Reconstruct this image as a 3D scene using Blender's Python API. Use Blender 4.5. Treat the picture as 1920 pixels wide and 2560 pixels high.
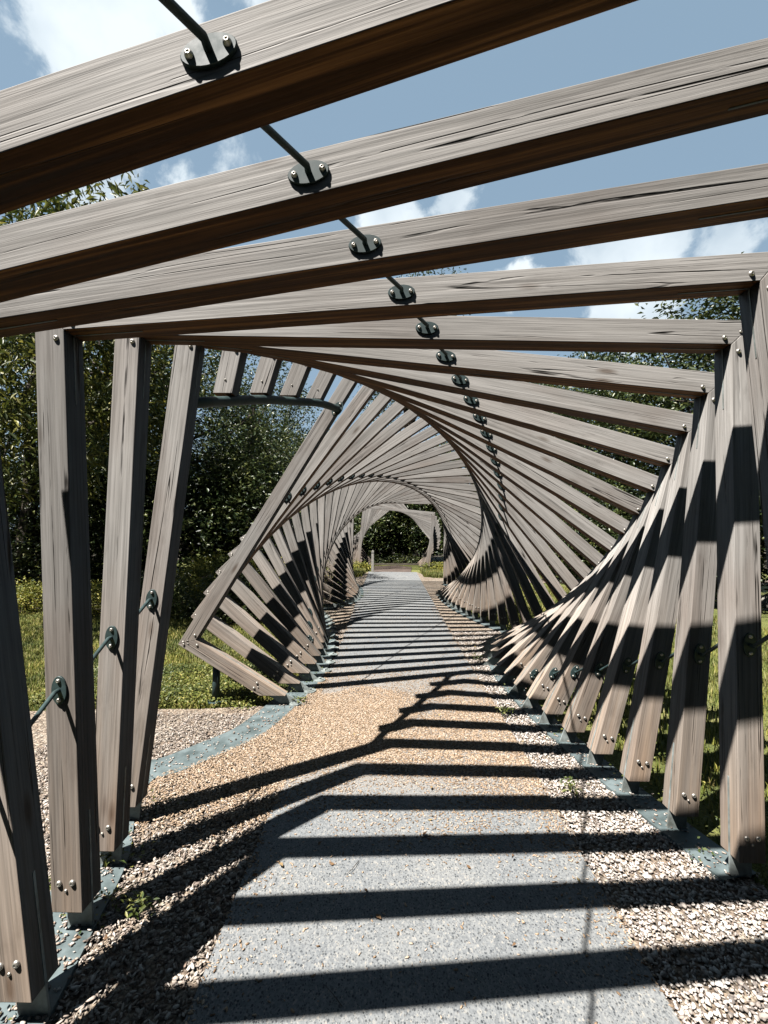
import bpy, bmesh, math, random
import numpy as np
from mathutils import Vector, Matrix, noise as mnoise
for o in list(bpy.data.objects): bpy.data.objects.remove(o)
C = bpy.context.scene.collection
scene = bpy.context.scene
R = math.radians

# ---------------------------------------------------------------- camera
PITCH, YAW, ROLL, FPX = 2.697, -1.203, 0.52, 1118.0
CAMZ = 1.6
pt, yw, rl = R(PITCH), R(YAW), R(ROLL)
fwd = Vector((math.sin(yw)*math.cos(pt), math.cos(yw)*math.cos(pt), math.sin(pt)))
rr = Vector((math.cos(yw), -math.sin(yw), 0)); uu = rr.cross(fwd)
cr, sr = math.cos(rl), math.sin(rl)
right = rr*cr + uu*sr; up = uu*cr - rr*sr
cam_d = bpy.data.cameras.new('camera'); cam = bpy.data.objects.new('camera', cam_d); C.objects.link(cam)
m = Matrix((right, up, -fwd)).transposed().to_4x4(); m.translation = (0, 0, CAMZ)
cam.matrix_world = m
cam_d.sensor_fit = 'HORIZONTAL'; cam_d.sensor_width = 36; cam_d.lens = 36*FPX/1920
cam_d.clip_start = 0.02; cam_d.clip_end = 3000
scene.camera = cam

# ---------------------------------------------------------------- sun and sky
SP, SQ = 1.22, 2.88                      # sunlight travels (SP, 1, -SQ)
sdir = Vector((SP, 1.0, -SQ)).normalized()
elev = math.asin(-sdir.z); az = math.atan2(-sdir.x, -sdir.y)     # azimuth of the sun from +Y towards +X
sun_d = bpy.data.lights.new('sun', 'SUN'); sun = bpy.data.objects.new('sun', sun_d); C.objects.link(sun)
sun_d.energy = 5.0; sun_d.angle = R(0.55); sun_d.color = (1.0, 0.955, 0.9)
sun.rotation_euler = sdir.to_track_quat('-Z', 'Y').to_euler(); sun.location = (-6, -5, 14)
world = bpy.data.worlds.new('World'); scene.world = world; world.use_nodes = True
W = world.node_tree; W.nodes.clear()
def N(nt, t, **kw):
    n = nt.nodes.new(t)
    for k, v in kw.items(): setattr(n, k, v)
    return n
tc = N(W, 'ShaderNodeTexCoord'); wo = N(W, 'ShaderNodeOutputWorld'); wb = N(W, 'ShaderNodeBackground'); sky = N(W, 'ShaderNodeTexSky')
sky.sky_type = 'NISHITA'; sky.sun_disc = False; sky.sun_elevation = elev; sky.sun_rotation = az
sky.air_density = 1.0; sky.dust_density = .6; sky.ozone_density = 1.5
wb.inputs['Strength'].default_value = 0.048
def wdir(px, py):
    v = right*((px-960)/FPX) + up*(-(py-1280)/FPX) + fwd
    return v.normalized()
acc = None
for (px, py, rad, wt) in [(280, 75, .19, 1.2), (450, 30, .20, 1.0), (620, -20, .22, .9), (430, 440, .12, .75), (600, 390, .12, .85), (250, 560, .13, .8),
                          (980, 540, .13, 1.1), (1120, 520, .09, .95), (1500, 640, .12, 1.05), (1640, 620, .13, 1.15), (1800, 620, .11, 1.0), (1560, 770, .16, 1.2),
                          (1300, 700, .10, .85)]:
    d = wdir(px, py)
    dp = N(W, 'ShaderNodeVectorMath', operation='DISTANCE'); dp.inputs[1].default_value = d
    W.links.new(tc.outputs['Generated'], dp.inputs[0])
    mr = N(W, 'ShaderNodeMapRange'); mr.interpolation_type = 'SMOOTHSTEP'
    mr.inputs['From Min'].default_value = rad; mr.inputs['From Max'].default_value = 0.0
    mr.inputs['To Min'].default_value = 0; mr.inputs['To Max'].default_value = wt
    W.links.new(dp.outputs['Value'], mr.inputs['Value'])
    if acc is None: acc = mr.outputs[0]
    else:
        a = N(W, 'ShaderNodeMath', operation='MAXIMUM'); W.links.new(acc, a.inputs[0]); W.links.new(mr.outputs[0], a.inputs[1]); acc = a.outputs[0]
cn = N(W, 'ShaderNodeTexNoise'); cn.inputs['Scale'].default_value = 8.5; cn.inputs['Detail'].default_value = 12; cn.inputs['Roughness'].default_value = .62; cn.inputs['Distortion'].default_value = .25
W.links.new(tc.outputs['Generated'], cn.inputs['Vector'])
ml = N(W, 'ShaderNodeMath', operation='MULTIPLY_ADD'); ml.inputs[1].default_value = 2.6; ml.inputs[2].default_value = -1.62
W.links.new(cn.outputs['Fac'], ml.inputs[0])
ad = N(W, 'ShaderNodeMath', operation='ADD'); W.links.new(acc, ad.inputs[0]); W.links.new(ml.outputs[0], ad.inputs[1])
cm = N(W, 'ShaderNodeMapRange'); cm.interpolation_type = 'SMOOTHSTEP'; cm.inputs['From Min'].default_value = 0.14; cm.inputs['From Max'].default_value = .60
W.links.new(ad.outputs[0], cm.inputs['Value'])
cn2 = N(W, 'ShaderNodeTexNoise'); cn2.inputs['Scale'].default_value = 5; cn2.inputs['Detail'].default_value = 5
W.links.new(tc.outputs['Generated'], cn2.inputs['Vector'])
crp = N(W, 'ShaderNodeValToRGB'); crp.color_ramp.elements[0].position = .33; crp.color_ramp.elements[0].color = (4.9, 5.9, 6.8, 1)
crp.color_ramp.elements[1].position = .62; crp.color_ramp.elements[1].color = (8.3, 9.1, 9.6, 1)
W.links.new(cn2.outputs['Fac'], crp.inputs['Fac'])
hs = N(W, 'ShaderNodeHueSaturation'); hs.inputs['Saturation'].default_value = .68; hs.inputs['Value'].default_value = 1.0
W.links.new(sky.outputs[0], hs.inputs['Color'])
cap = N(W, 'ShaderNodeVectorMath', operation='MINIMUM'); cap.inputs[1].default_value = (4.5, 5.2, 6.2); W.links.new(hs.outputs[0], cap.inputs[0])
lift = N(W, 'ShaderNodeMix', data_type='RGBA'); lift.inputs['Factor'].default_value = .72; lift.inputs[7].default_value = (2.85, 4.25, 5.6, 1); W.links.new(cap.outputs[0], lift.inputs[6])
sxw = N(W, 'ShaderNodeSeparateXYZ'); W.links.new(tc.outputs['Generated'], sxw.inputs[0])
zr = N(W, 'ShaderNodeMapRange'); zr.interpolation_type = 'SMOOTHSTEP'; zr.inputs['From Min'].default_value = .74; zr.inputs['From Max'].default_value = .95; zr.inputs['To Min'].default_value = 1.0; zr.inputs['To Max'].default_value = .12
W.links.new(sxw.outputs[2], zr.inputs['Value'])
zs = N(W, 'ShaderNodeVectorMath', operation='SCALE'); W.links.new(lift.outputs[2], zs.inputs[0]); yr = N(W, 'ShaderNodeMapRange'); yr.interpolation_type = 'SMOOTHSTEP'; yr.inputs['From Min'].default_value = -.5; yr.inputs['From Max'].default_value = .45; yr.inputs['To Min'].default_value = .28; yr.inputs['To Max'].default_value = 1.0
W.links.new(sxw.outputs[1], yr.inputs['Value']); zy = N(W, 'ShaderNodeMath', operation='MULTIPLY'); W.links.new(zr.outputs[0], zy.inputs[0]); W.links.new(yr.outputs[0], zy.inputs[1])
W.links.new(zy.outputs[0], zs.inputs['Scale'])
mx = N(W, 'ShaderNodeMix', data_type='RGBA'); W.links.new(cm.outputs[0], mx.inputs['Factor'])
W.links.new(zs.outputs[0], mx.inputs[6]); W.links.new(crp.outputs[0], mx.inputs[7])
W.links.new(mx.outputs[2], wb.inputs['Color']); W.links.new(wb.outputs[0], wo.inputs['Surface'])
scene.view_settings.view_transform = 'Standard'; scene.view_settings.look = 'None'
scene.view_settings.exposure = 1.25; scene.view_settings.gamma = 1; scene.view_settings.use_curve_mapping = False
scene.cycles.max_bounces = 5; scene.cycles.diffuse_bounces = 0

# ---------------------------------------------------------------- material helpers
def mat(name):
    mm = bpy.data.materials.new(name); mm.use_nodes = True; nt = mm.node_tree
    return mm, nt, nt.nodes['Principled BSDF']
def ramp(nt, fac, *els, interp='LINEAR'):
    r = N(nt, 'ShaderNodeValToRGB'); r.color_ramp.interpolation = interp
    while len(r.color_ramp.elements) < len(els): r.color_ramp.elements.new(.5)
    for e, (p, c) in zip(r.color_ramp.elements, els):
        e.position = p; e.color = (*c, 1) if len(c) == 3 else c
    nt.links.new(fac, r.inputs['Fac']); return r.outputs['Color']
def g(v): return (v, v, v)
def noise_(nt, vec, scale, detail=4, rough=.55, dist=0):
    n = N(nt, 'ShaderNodeTexNoise'); n.inputs['Scale'].default_value = scale; n.inputs['Detail'].default_value = detail
    n.inputs['Roughness'].default_value = rough; n.inputs['Distortion'].default_value = dist
    if vec is not None: nt.links.new(vec, n.inputs['Vector'])
    return n.outputs['Fac']
def mixc(nt, f, a, b, blend='MIX'):
    n = N(nt, 'ShaderNodeMix', data_type='RGBA'); n.blend_type = blend
    for s, v in ((n.inputs['Factor'], f), (n.inputs[6], a), (n.inputs[7], b)):
        if isinstance(v, (int, float)): s.default_value = v
        elif isinstance(v, tuple): s.default_value = (*v, 1)
        else: nt.links.new(v, s)
    return n.outputs[2]
def math_(nt, op, a, b=None, c=None):
    n = N(nt, 'ShaderNodeMath', operation=op)
    for s, v in zip(n.inputs, (a, b, c)):
        if v is None: continue
        if isinstance(v, (int, float)): s.default_value = v
        else: nt.links.new(v, s)
    return n.outputs[0]
def bump(nt, h, bs, strength=.4, dist=.003):
    b = N(nt, 'ShaderNodeBump'); b.inputs['Strength'].default_value = strength; b.inputs['Distance'].default_value = dist
    nt.links.new(h, b.inputs['Height']); nt.links.new(b.outputs[0], bs.inputs['Normal']); return b
def objcoord(nt, scale=(1, 1, 1), rnd=True, src='Object'):
    t = N(nt, 'ShaderNodeTexCoord'); v = t.outputs[src]
    if rnd:
        oi = N(nt, 'ShaderNodeObjectInfo'); mu = math_(nt, 'MULTIPLY', oi.outputs['Random'], 61.0)
        cx_ = N(nt, 'ShaderNodeCombineXYZ'); nt.links.new(mu, cx_.inputs[0]); nt.links.new(mu, cx_.inputs[1]); nt.links.new(mu, cx_.inputs[2])
        a = N(nt, 'ShaderNodeVectorMath', operation='ADD'); nt.links.new(v, a.inputs[0]); nt.links.new(cx_.outputs[0], a.inputs[1]); v = a.outputs[0]
    mp = N(nt, 'ShaderNodeMapping'); mp.inputs['Scale'].default_value = scale; nt.links.new(v, mp.inputs['Vector'])
    return v, mp.outputs[0]

def wood_mat(name, brown):
    mm, nt, bs = mat(name)
    raw, gr = objcoord(nt, (1.0, 17, 17))
    def mapped(s):
        mp = N(nt, 'ShaderNodeMapping'); mp.inputs['Scale'].default_value = s; nt.links.new(raw, mp.inputs['Vector']); return mp.outputs[0]
    broad = noise_(nt, mapped((.55, 12, 12)), 1.0, 4, .6, .3)
    fine = noise_(nt, mapped((2.6, 130, 130)), 1.0, 4, .65, .1)
    mid = noise_(nt, mapped((.9, 48, 48)), 1.0, 3, .6, .25)
    patch = noise_(nt, mapped((1.1, 2.5, 2.5)), 1.0, 3, .55)
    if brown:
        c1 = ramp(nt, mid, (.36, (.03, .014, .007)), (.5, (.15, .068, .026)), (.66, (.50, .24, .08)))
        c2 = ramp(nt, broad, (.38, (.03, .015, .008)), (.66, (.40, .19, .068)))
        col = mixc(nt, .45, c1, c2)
    else:
        c1 = ramp(nt, broad, (.3, (.205, .198, .187)), (.5, (.322, .312, .297)), (.7, (.425, .415, .40)))
        c2 = ramp(nt, mid, (.32, (.19, .181, .170)), (.52, (.322, .312, .297)), (.7, (.435, .425, .41)))
        col = mixc(nt, .5, c1, c2)
        bf = ramp(nt, patch, (.50, g(0)), (.72, g(.55)))
        col = mixc(nt, bf, col, mixc(nt, .55, col, (.135, .078, .05)))
        oi = N(nt, 'ShaderNodeObjectInfo')
        tone = math_(nt, 'MULTIPLY_ADD', oi.outputs['Random'], .44, .90)
        tr = N(nt, 'ShaderNodeCombineXYZ'); nt.links.new(tone, tr.inputs[0]); nt.links.new(math_(nt, 'MULTIPLY', tone, .985), tr.inputs[1]); nt.links.new(math_(nt, 'MULTIPLY', tone, .972), tr.inputs[2])
        col = mixc(nt, 1.0, col, tr.outputs[0], 'MULTIPLY')
        # feet of the upright timbers are browner, from rain splash and soil
        geo = N(nt, 'ShaderNodeNewGeometry'); sx = N(nt, 'ShaderNodeSeparateXYZ'); nt.links.new(geo.outputs['Position'], sx.inputs[0])
        low = N(nt, 'ShaderNodeMapRange'); low.inputs['From Min'].default_value = 1.5; low.inputs['From Max'].default_value = .2; low.inputs['To Max'].default_value = .95
        nt.links.new(sx.outputs[2], low.inputs['Value'])
        lf = math_(nt, 'MULTIPLY', low.outputs[0], ramp(nt, broad, (.3, g(.35)), (.7, g(1))))
        col = mixc(nt, lf, col, mixc(nt, 1.0, col, (.90, .69, .52), 'MULTIPLY'))
    ff = ramp(nt, fine, (.28, g(.62)), (.52, g(1.0)), (.8, g(1.15)))
    col = mixc(nt, 1.0, col, ff, 'MULTIPLY')
    # drying checks: thin wandering dark lines along the grain, only in places
    ck = noise_(nt, mapped((.42, 21, 21)), 1.0, 1.2, .35, .15)
    d = math_(nt, 'ABSOLUTE', math_(nt, 'SUBTRACT', ck, .5))
    line = ramp(nt, d, (.0, g(1)), (.006, g(.8)), (.015, g(0)))
    where = ramp(nt, noise_(nt, mapped((1.7, 13, 13)), 1.3, 3, .6), (.50, g(0)), (.60, g(1)))
    crack = math_(nt, 'MULTIPLY', line, where)
    col = mixc(nt, crack, col, (.012, .009, .007))
    # knots
    vo = N(nt, 'ShaderNodeTexVoronoi'); vo.inputs['Scale'].default_value = 1.0; nt.links.new(mapped((1.7, 6, 6)), vo.inputs['Vector'])
    kn = ramp(nt, vo.outputs['Distance'], (.04, g(.85)), (.13, g(0)))
    st = ramp(nt, noise_(nt, mapped((2.2, 7, 7)), 1.0, 5, .65), (.60, g(0)), (.74, g(.5)))
    col = mixc(nt, st, col, mixc(nt, 1.0, col, (.48, .46, .44), 'MULTIPLY'))
    col = mixc(nt, kn, col, mixc(nt, 1.0, col, (.4, .33, .28), 'MULTIPLY'))
    nt.links.new(col, bs.inputs['Base Color'])
    bs.inputs['Roughness'].default_value = .72 if not brown else .62
    if brown: nt.links.new(ramp(nt, mid, (.42, g(.04)), (.66, g(.36))), bs.inputs['Metallic'])   # metallic streaks put a ground-bounce glow into the unweathered undersides
    bs.inputs['Specular IOR Level'].default_value = .22
    h = math_(nt, 'SUBTRACT', math_(nt, 'ADD', math_(nt, 'MULTIPLY', fine, .5), math_(nt, 'MULTIPLY', mid, .6)), math_(nt, 'MULTIPLY', crack, 1.6))
    bump(nt, h, bs, .55, .004)
    return mm
M_WOOD = wood_mat('weathered_grey_timber', False)
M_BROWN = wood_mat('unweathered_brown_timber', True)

def simple(name, col, rough=.5, metal=0, var=.25, scale=30, bmp=.2, bd=.002, dark=None):
    mm, nt, bs = mat(name); v, mp = objcoord(nt)
    n = noise_(nt, mp, scale, 5, .6); lo = tuple(c*(1-var) for c in col); hi = tuple(min(1, c*(1+var)) for c in col)
    if dark: lo = dark
    nt.links.new(ramp(nt, n, (.32, lo), (.66, hi)), bs.inputs['Base Color'])
    nt.links.new(ramp(nt, n, (.3, g(rough*.85)), (.7, g(min(1, rough*1.15)))), bs.inputs['Roughness'])
    bs.inputs['Metallic'].default_value = metal
    bump(nt, n, bs, bmp, bd); return mm
M_GREEN = simple('dark_green_painted_steel', (.028, .052, .053), .6, 0, .3, 24, .15)
M_BOLT = simple('stainless_bolt', (.40, .38, .35), .48, .85, .3, 60, .15)
M_GALV = simple('galvanised_steel_plate', (.30, .34, .335), .55, .2, .32, 14, .12, dark=(.15, .165, .15))
M_STRIP = simple('blue_grey_steel_strip', (.115, .145, .15), .65, .05, .3, 9, .1, dark=(.06, .082, .084))
M_BARK = simple('grey_bark', (.085, .068, .052), .9, 0, .5, 14, .9, .02)
M_STONE = simple('pale_garden_stone', (.30, .285, .24), .85, 0, .25, 7, .8, .02)
M_POST = simple('pale_grey_bollard_timber', (.34, .33, .30), .8, 0, .25, 18, .5, .003)

def ground_mat(name, kind):
    mm, nt, bs = mat(name)
    v, mp = objcoord(nt, rnd=False)
    if kind == 'path':
        def vor(sc):
            vo = N(nt, 'ShaderNodeTexVoronoi'); vo.inputs['Scale'].default_value = sc
            wp = N(nt, 'ShaderNodeVectorMath', operation='MULTIPLY'); wp.inputs[1].default_value = (1, .8, 1); nt.links.new(v, wp.inputs[0]); nt.links.new(wp.outputs[0], vo.inputs['Vector'])
            sc_ = N(nt, 'ShaderNodeSeparateColor'); nt.links.new(vo.outputs['Color'], sc_.inputs[0]); return vo.outputs['Distance'], sc_
        d1, c1 = vor(95); d2, c2 = vor(150)
        base = ramp(nt, c2.outputs[1], (0, (.150, .160, .168)), (.5, (.205, .215, .222)), (.88, (.245, .252, .252)), (1, (.32, .305, .28)))
        r1 = math_(nt, 'MULTIPLY', c1.outputs[0], .42)                       # size of each dark stone
        m1 = math_(nt, 'MULTIPLY', math_(nt, 'LESS_THAN', d1, r1), math_(nt, 'GREATER_THAN', c1.outputs[0], .35))
        col = mixc(nt, math_(nt, 'MULTIPLY', m1, .85), base, ramp(nt, c1.outputs[1], (0, (.03, .036, .042)), (.7, (.07, .077, .083)), (1, (.14, .137, .13))))
        m2 = math_(nt, 'MULTIPLY', math_(nt, 'LESS_THAN', d2, .34), math_(nt, 'GREATER_THAN', c2.outputs[0], .62))
        col = mixc(nt, math_(nt, 'MULTIPLY', m2, .7), col, (.062, .069, .076))
        big = noise_(nt, v, 1.3, 5, .65)
        col = mixc(nt, 1.0, col, ramp(nt, big, (.3, (.84, .86, .88)), (.7, (1.12, 1.10, 1.06))), 'MULTIPLY')
        # tan grit trodden in beside the side opening
        sp = N(nt, 'ShaderNodeSeparateXYZ'); nt.links.new(v, sp.inputs[0]); wob = noise_(nt, v, 3.0, 4, .6)
        def sm(val, a, b):
            r_ = N(nt, 'ShaderNodeMapRange'); r_.interpolation_type = 'SMOOTHSTEP'; r_.inputs['From Min'].default_value = a; r_.inputs['From Max'].default_value = b; nt.links.new(val, r_.inputs['Value']); return r_.outputs[0]
        xx = math_(nt, 'MULTIPLY_ADD', wob, .5, math_(nt, 'SUBTRACT', sp.outputs[0], .25)); yy = math_(nt, 'MULTIPLY_ADD', wob, .5, math_(nt, 'SUBTRACT', sp.outputs[1], .25))
        msk = math_(nt, 'MULTIPLY', sm(xx, .26, -.05), math_(nt, 'MULTIPLY', sm(yy, 3.05, 3.35), sm(yy, 4.75, 4.3)))
        msk2 = math_(nt, 'MULTIPLY', math_(nt, 'MULTIPLY', sm(yy, 2.6, 3.1), sm(yy, 5.6, 4.6)), .3)
        mk = math_(nt, 'MULTIPLY', math_(nt, 'MAXIMUM', msk, msk2), .8)
        gr_ = ramp(nt, c2.outputs[2], (0, (.19, .135, .09)), (.5, (.36, .265, .18)), (1, (.46, .37, .275)))
        col = mixc(nt, mk, col, gr_)
        nt.links.new(col, bs.inputs['Base Color']); bs.inputs['Roughness'].default_value = .85; bs.inputs['Specular IOR Level'].default_value = .2
        bump(nt, math_(nt, 'ADD', d1, d2), bs, .35, .003)
    elif kind == 'gravel':
        vo = N(nt, 'ShaderNodeTexVoronoi'); vo.inputs['Scale'].default_value = 62; nt.links.new(v, vo.inputs['Vector'])
        sx = N(nt, 'ShaderNodeSeparateColor'); nt.links.new(vo.outputs['Color'], sx.inputs[0])
        col = ramp(nt, sx.outputs[0], (.0, (.13, .10, .08)), (.3, (.29, .235, .19)), (.6, (.40, .34, .275)), (.85, (.50, .46, .40)), (1, (.25, .22, .20)))
        col = mixc(nt, 1.0, col, ramp(nt, vo.outputs['Distance'], (.25, g(1)), (.75, g(.38))), 'MULTIPLY')
        big = noise_(nt, v, 2.3, 4, .6)
        col = mixc(nt, 1.0, col, ramp(nt, big, (.3, (.95, .86, .76)), (.7, (1.06, 1.04, 1.0))), 'MULTIPLY')
        nt.links.new(col, bs.inputs['Base Color']); bs.inputs['Roughness'].default_value = .9
        bump(nt, math_(nt, 'MULTIPLY', vo.outputs['Distance'], -1), bs, .9, .012)
    elif kind == 'lawn':
        n1 = noise_(nt, v, 1.1, 5, .6); n2 = noise_(nt, v, 60, 3, .7)
        col = ramp(nt, n1, (.3, (.085, .11, .022)), (.5, (.17, .185, .045)), (.7, (.27, .25, .09)))
        col = mixc(nt, 1.0, col, ramp(nt, n2, (.3, g(.35)), (.7, g(1.5))), 'MULTIPLY')
        nt.links.new(col, bs.inputs['Base Color']); bs.inputs['Roughness'].default_value = .95
        bump(nt, n2, bs, 1.0, .03)
    elif kind == 'mulch':
        n1 = noise_(nt, v, 3, 5, .6); n2 = noise_(nt, v, 45, 4, .7)
        col = ramp(nt, n1, (.3, (.07, .05, .04)), (.7, (.16, .12, .10)))
        col = mixc(nt, 1.0, col, ramp(nt, n2, (.3, g(.4)), (.7, g(1.5))), 'MULTIPLY')
        nt.links.new(col, bs.inputs['Base Color']); bs.inputs['Roughness'].default_value = .95
        bump(nt, n2, bs, 1.0, .03)
    elif kind == 'soil':
        n2 = noise_(nt, v, 30, 4, .7)
        col = ramp(nt, n2, (.3, (.02, .016, .011)), (.7, (.09, .075, .05)))
        nt.links.new(col, bs.inputs['Base Color']); bs.inputs['Roughness'].default_value = .95
        bump(nt, n2, bs, 1.0, .03)
    return mm
M_PATH = ground_mat('exposed_aggregate_path', 'path'); M_GRAVEL = ground_mat('tan_gravel', 'gravel')
M_LAWN = ground_mat('lawn_ground', 'lawn'); M_MULCH = ground_mat('reddish_bark_mulch', 'mulch'); M_SOIL = ground_mat('dark_soil', 'soil')

def island_mat(name, els, rough=.6, trans=0, spec=.5, clumpy=True):
    mm, nt, bs = mat(name); geo = N(nt, 'ShaderNodeNewGeometry')
    col = ramp(nt, geo.outputs['Random Per Island'], *els)
    t = N(nt, 'ShaderNodeTexCoord')
    nn = noise_(nt, t.outputs['Object'], 1.5, 3, .6)
    if clumpy: col = mixc(nt, 1.0, col, ramp(nt, nn, (.35, (.50, .60, .62)), (.65, (1.5, 1.38, 1.1))), 'MULTIPLY')
    nt.links.new(col, bs.inputs['Base Color']); bs.inputs['Roughness'].default_value = rough
    bs.inputs['Specular IOR Level'].default_value = spec
    if trans:
        tr = N(nt, 'ShaderNodeBsdfTranslucent'); nt.links.new(col, tr.inputs['Color'])
        ms = N(nt, 'ShaderNodeMixShader'); ms.inputs[0].default_value = trans
        out = nt.nodes['Material Output']; nt.links.new(bs.outputs[0], ms.inputs[1]); nt.links.new(tr.outputs[0], ms.inputs[2]); nt.links.new(ms.outputs[0], out.inputs['Surface'])
    return mm
M_LEAF = island_mat('dark_glossy_leaves', [(0, (.018, .034, .014)), (.4, (.046, .074, .025)), (.8, (.09, .12, .04)), (1, (.20, .215, .09))], .35, .2)
M_LEAFY = island_mat('yellow_green_leaves', [(0, (.03, .05, .012)), (.5, (.11, .13, .028)), (1, (.27, .26, .07))], .45, .25)
M_LEAFM = island_mat('mid_green_leaves', [(0, (.022, .042, .016)), (.5, (.058, .085, .028)), (1, (.15, .17, .06))], .4, .2)
M_SHRUB = island_mat('bright_shrub_leaves', [(0, (.08, .11, .018)), (.5, (.22, .24, .045)), (1, (.42, .38, .10))], .5, .25)
M_GRASS = island_mat('grass_blades', [(0, (.07, .10, .018)), (.45, (.18, .21, .045)), (.8, (.31, .30, .09)), (1, (.44, .38, .20))], .6, .25)
M_WEED = island_mat('weed_leaves', [(0, (.05, .08, .02)), (.6, (.14, .165, .04)), (1, (.28, .27, .10))], .5, .25)
M_PEB = island_mat('pebble_stones', [(0, (.09, .08, .07)), (.16, (.21, .17, .145)), (.45, (.37, .31, .26)), (.75, (.50, .44, .385)), (.93, (.60, .56, .51)), (1, (.34, .23, .17))], .9, 0, .1, clumpy=False)
M_PEBW = island_mat('cream_pebble_stones', [(0, (.14, .125, .115)), (.14, (.32, .275, .245)), (.38, (.50, .44, .395)), (.75, (.64, .59, .54)), (.93, (.72, .69, .65)), (1, (.42, .29, .22))], .9, 0, .1, clumpy=False)
M_CHIP = island_mat('tan_chips', [(0, (.16, .105, .065)), (.3, (.33, .235, .155)), (.7, (.46, .34, .235)), (1, (.58, .49, .40))], .85, 0, .25, clumpy=False)
M_FLOWER = island_mat('white_flowers', [(0, (.45, .45, .38)), (1, (.8, .8, .72))], .7, .2)

# ---------------------------------------------------------------- object helpers
def tag(o, label=None, cat=None, group=None, kind=None):
    if label: o['label'] = label
    if cat: o['category'] = cat
    if group: o['group'] = group
    if kind: o['kind'] = kind
    return o
def empty(name, loc, rz=0):
    o = bpy.data.objects.new(name, None); o.empty_display_size = .2; o.location = loc; o.rotation_euler = (0, 0, rz); C.objects.link(o); return o
def link(name, me, mats, parent=None, mw=None):
    for mm in mats: 
        if mm.name not in [x.name for x in me.materials if x]: me.materials.append(mm)
    o = bpy.data.objects.new(name, me); C.objects.link(o)
    if parent: o.parent = parent
    if mw is not None: o.matrix_local = mw
    return o
def share(name, me, parent, mw):
    o = bpy.data.objects.new(name, me); C.objects.link(o); o.parent = parent; o.matrix_local = mw; return o
def np_mesh(name, verts, faces):
    """faces: (n,k) int array"""
    me = bpy.data.meshes.new(name); verts = np.asarray(verts, np.float32); faces = np.asarray(faces, np.int32)
    me.vertices.add(len(verts)); me.vertices.foreach_set('co', verts.ravel())
    k = faces.shape[1]; me.loops.add(faces.size); me.loops.foreach_set('vertex_index', faces.ravel())
    me.polygons.add(len(faces)); me.polygons.foreach_set('loop_start', np.arange(0, faces.size, k, dtype=np.int32))
    me.polygons.foreach_set('loop_total', np.full(len(faces), k, np.int32)); me.update(calc_edges=True); me.validate(); return me
def clip(poly, z0, sign, zf):
    """clip 2D polygon keeping sign*(z - z0) >= 0, zf(p) gives the height of a point"""
    out = []
    for i, p in enumerate(poly):
        q = poly[(i+1) % len(poly)]; a, b = sign*(zf(p)-z0), sign*(zf(q)-z0)
        if a >= 0: out.append(p)
        if (a >= 0) != (b >= 0):
            t = a/(a-b); out.append((p[0]+(q[0]-p[0])*t, p[1]+(q[1]-p[1])*t))
    return out
def prism(poly, y0, y1, bev=.003, classify=None):
    """polygon in (u, v) extruded along local y from y0 to y1"""
    area = sum(p[0]*q[1]-q[0]*p[1] for p, q in zip(poly, poly[1:]+poly[:1]))
    if area < 0: poly = poly[::-1]
    bm = bmesh.new(); n = len(poly)
    a = [bm.verts.new((p[0], y0, p[1])) for p in poly]; b = [bm.verts.new((p[0], y1, p[1])) for p in poly]
    bm.faces.new(a); bm.faces.new(b[::-1])
    for i in range(n): bm.faces.new((a[i], b[i], b[(i+1) % n], a[(i+1) % n]))
    bmesh.ops.remove_doubles(bm, verts=bm.verts, dist=1e-4)
    bmesh.ops.recalc_face_normals(bm, faces=bm.faces)
    if bev: bmesh.ops.bevel(bm, geom=list(bm.edges), offset=bev, segments=2, profile=.5, affect='EDGES')
    if classify:
        for f in bm.faces: f.material_index = classify(f.normal)
    me = bpy.data.meshes.new('timber'); bm.to_mesh(me); bm.free(); return me
def tube_mesh(pts, radii, seg=10, name='tube', caps=True):
    bm = bmesh.new(); pts = [Vector(p) for p in pts]; rings = []
    if not isinstance(radii, (list, tuple)): radii = [radii]*len(pts)
    prev = None
    for i, p in enumerate(pts):
        t = (pts[min(i+1, len(pts)-1)]-pts[max(i-1, 0)]).normalized()
        if prev is None: x = t.orthogonal().normalized()
        else: x = (prev - t*prev.dot(t)).normalized()
        prev = x; y = t.cross(x)
        rings.append([bm.verts.new(p+(x*math.cos(k*2*math.pi/seg)+y*math.sin(k*2*math.pi/seg))*radii[i]) for k in range(seg)])
    for r0, r1 in zip(rings, rings[1:]):
        for k in range(seg): f = bm.faces.new((r0[k], r0[(k+1) % seg], r1[(k+1) % seg], r1[k])); f.smooth = True
    if caps: bm.faces.new(rings[0][::-1]); bm.faces.new(rings[-1])
    me = bpy.data.meshes.new(name); bm.to_mesh(me); bm.free(); return me
def dome_bolt(r, h):
    """round headed bolt on a thin washer, axis -Y (towards the viewer), with a hex socket"""
    bm = bmesh.new(); prof = [(r*1.0, 0), (r*1.0, h*.18), (r*.93, h*.45), (r*.75, h*.78), (r*.5, h*.97), (r*.32, h*1.0), (r*.28, h*.6), (0.0001, h*.6)]
    seg = 14; rings = []
    for (q, z) in prof: rings.append([bm.verts.new((q*math.cos(k*2*math.pi/seg), -z, q*math.sin(k*2*math.pi/seg))) for k in range(seg)])
    for a, b in zip(rings, rings[1:]):
        for k in range(seg): f = bm.faces.new((a[k], b[k], b[(k+1) % seg], a[(k+1) % seg])); f.smooth = True
    bmesh.ops.recalc_face_normals(bm, faces=bm.faces)
    me = bpy.data.meshes.new('bolt'); bm.to_mesh(me); bm.free(); me.materials.append(M_BOLT); return me
ME_BOLT = dome_bolt(.0122, .009); ME_SCREW = dome_bolt(.0065, .006)
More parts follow.
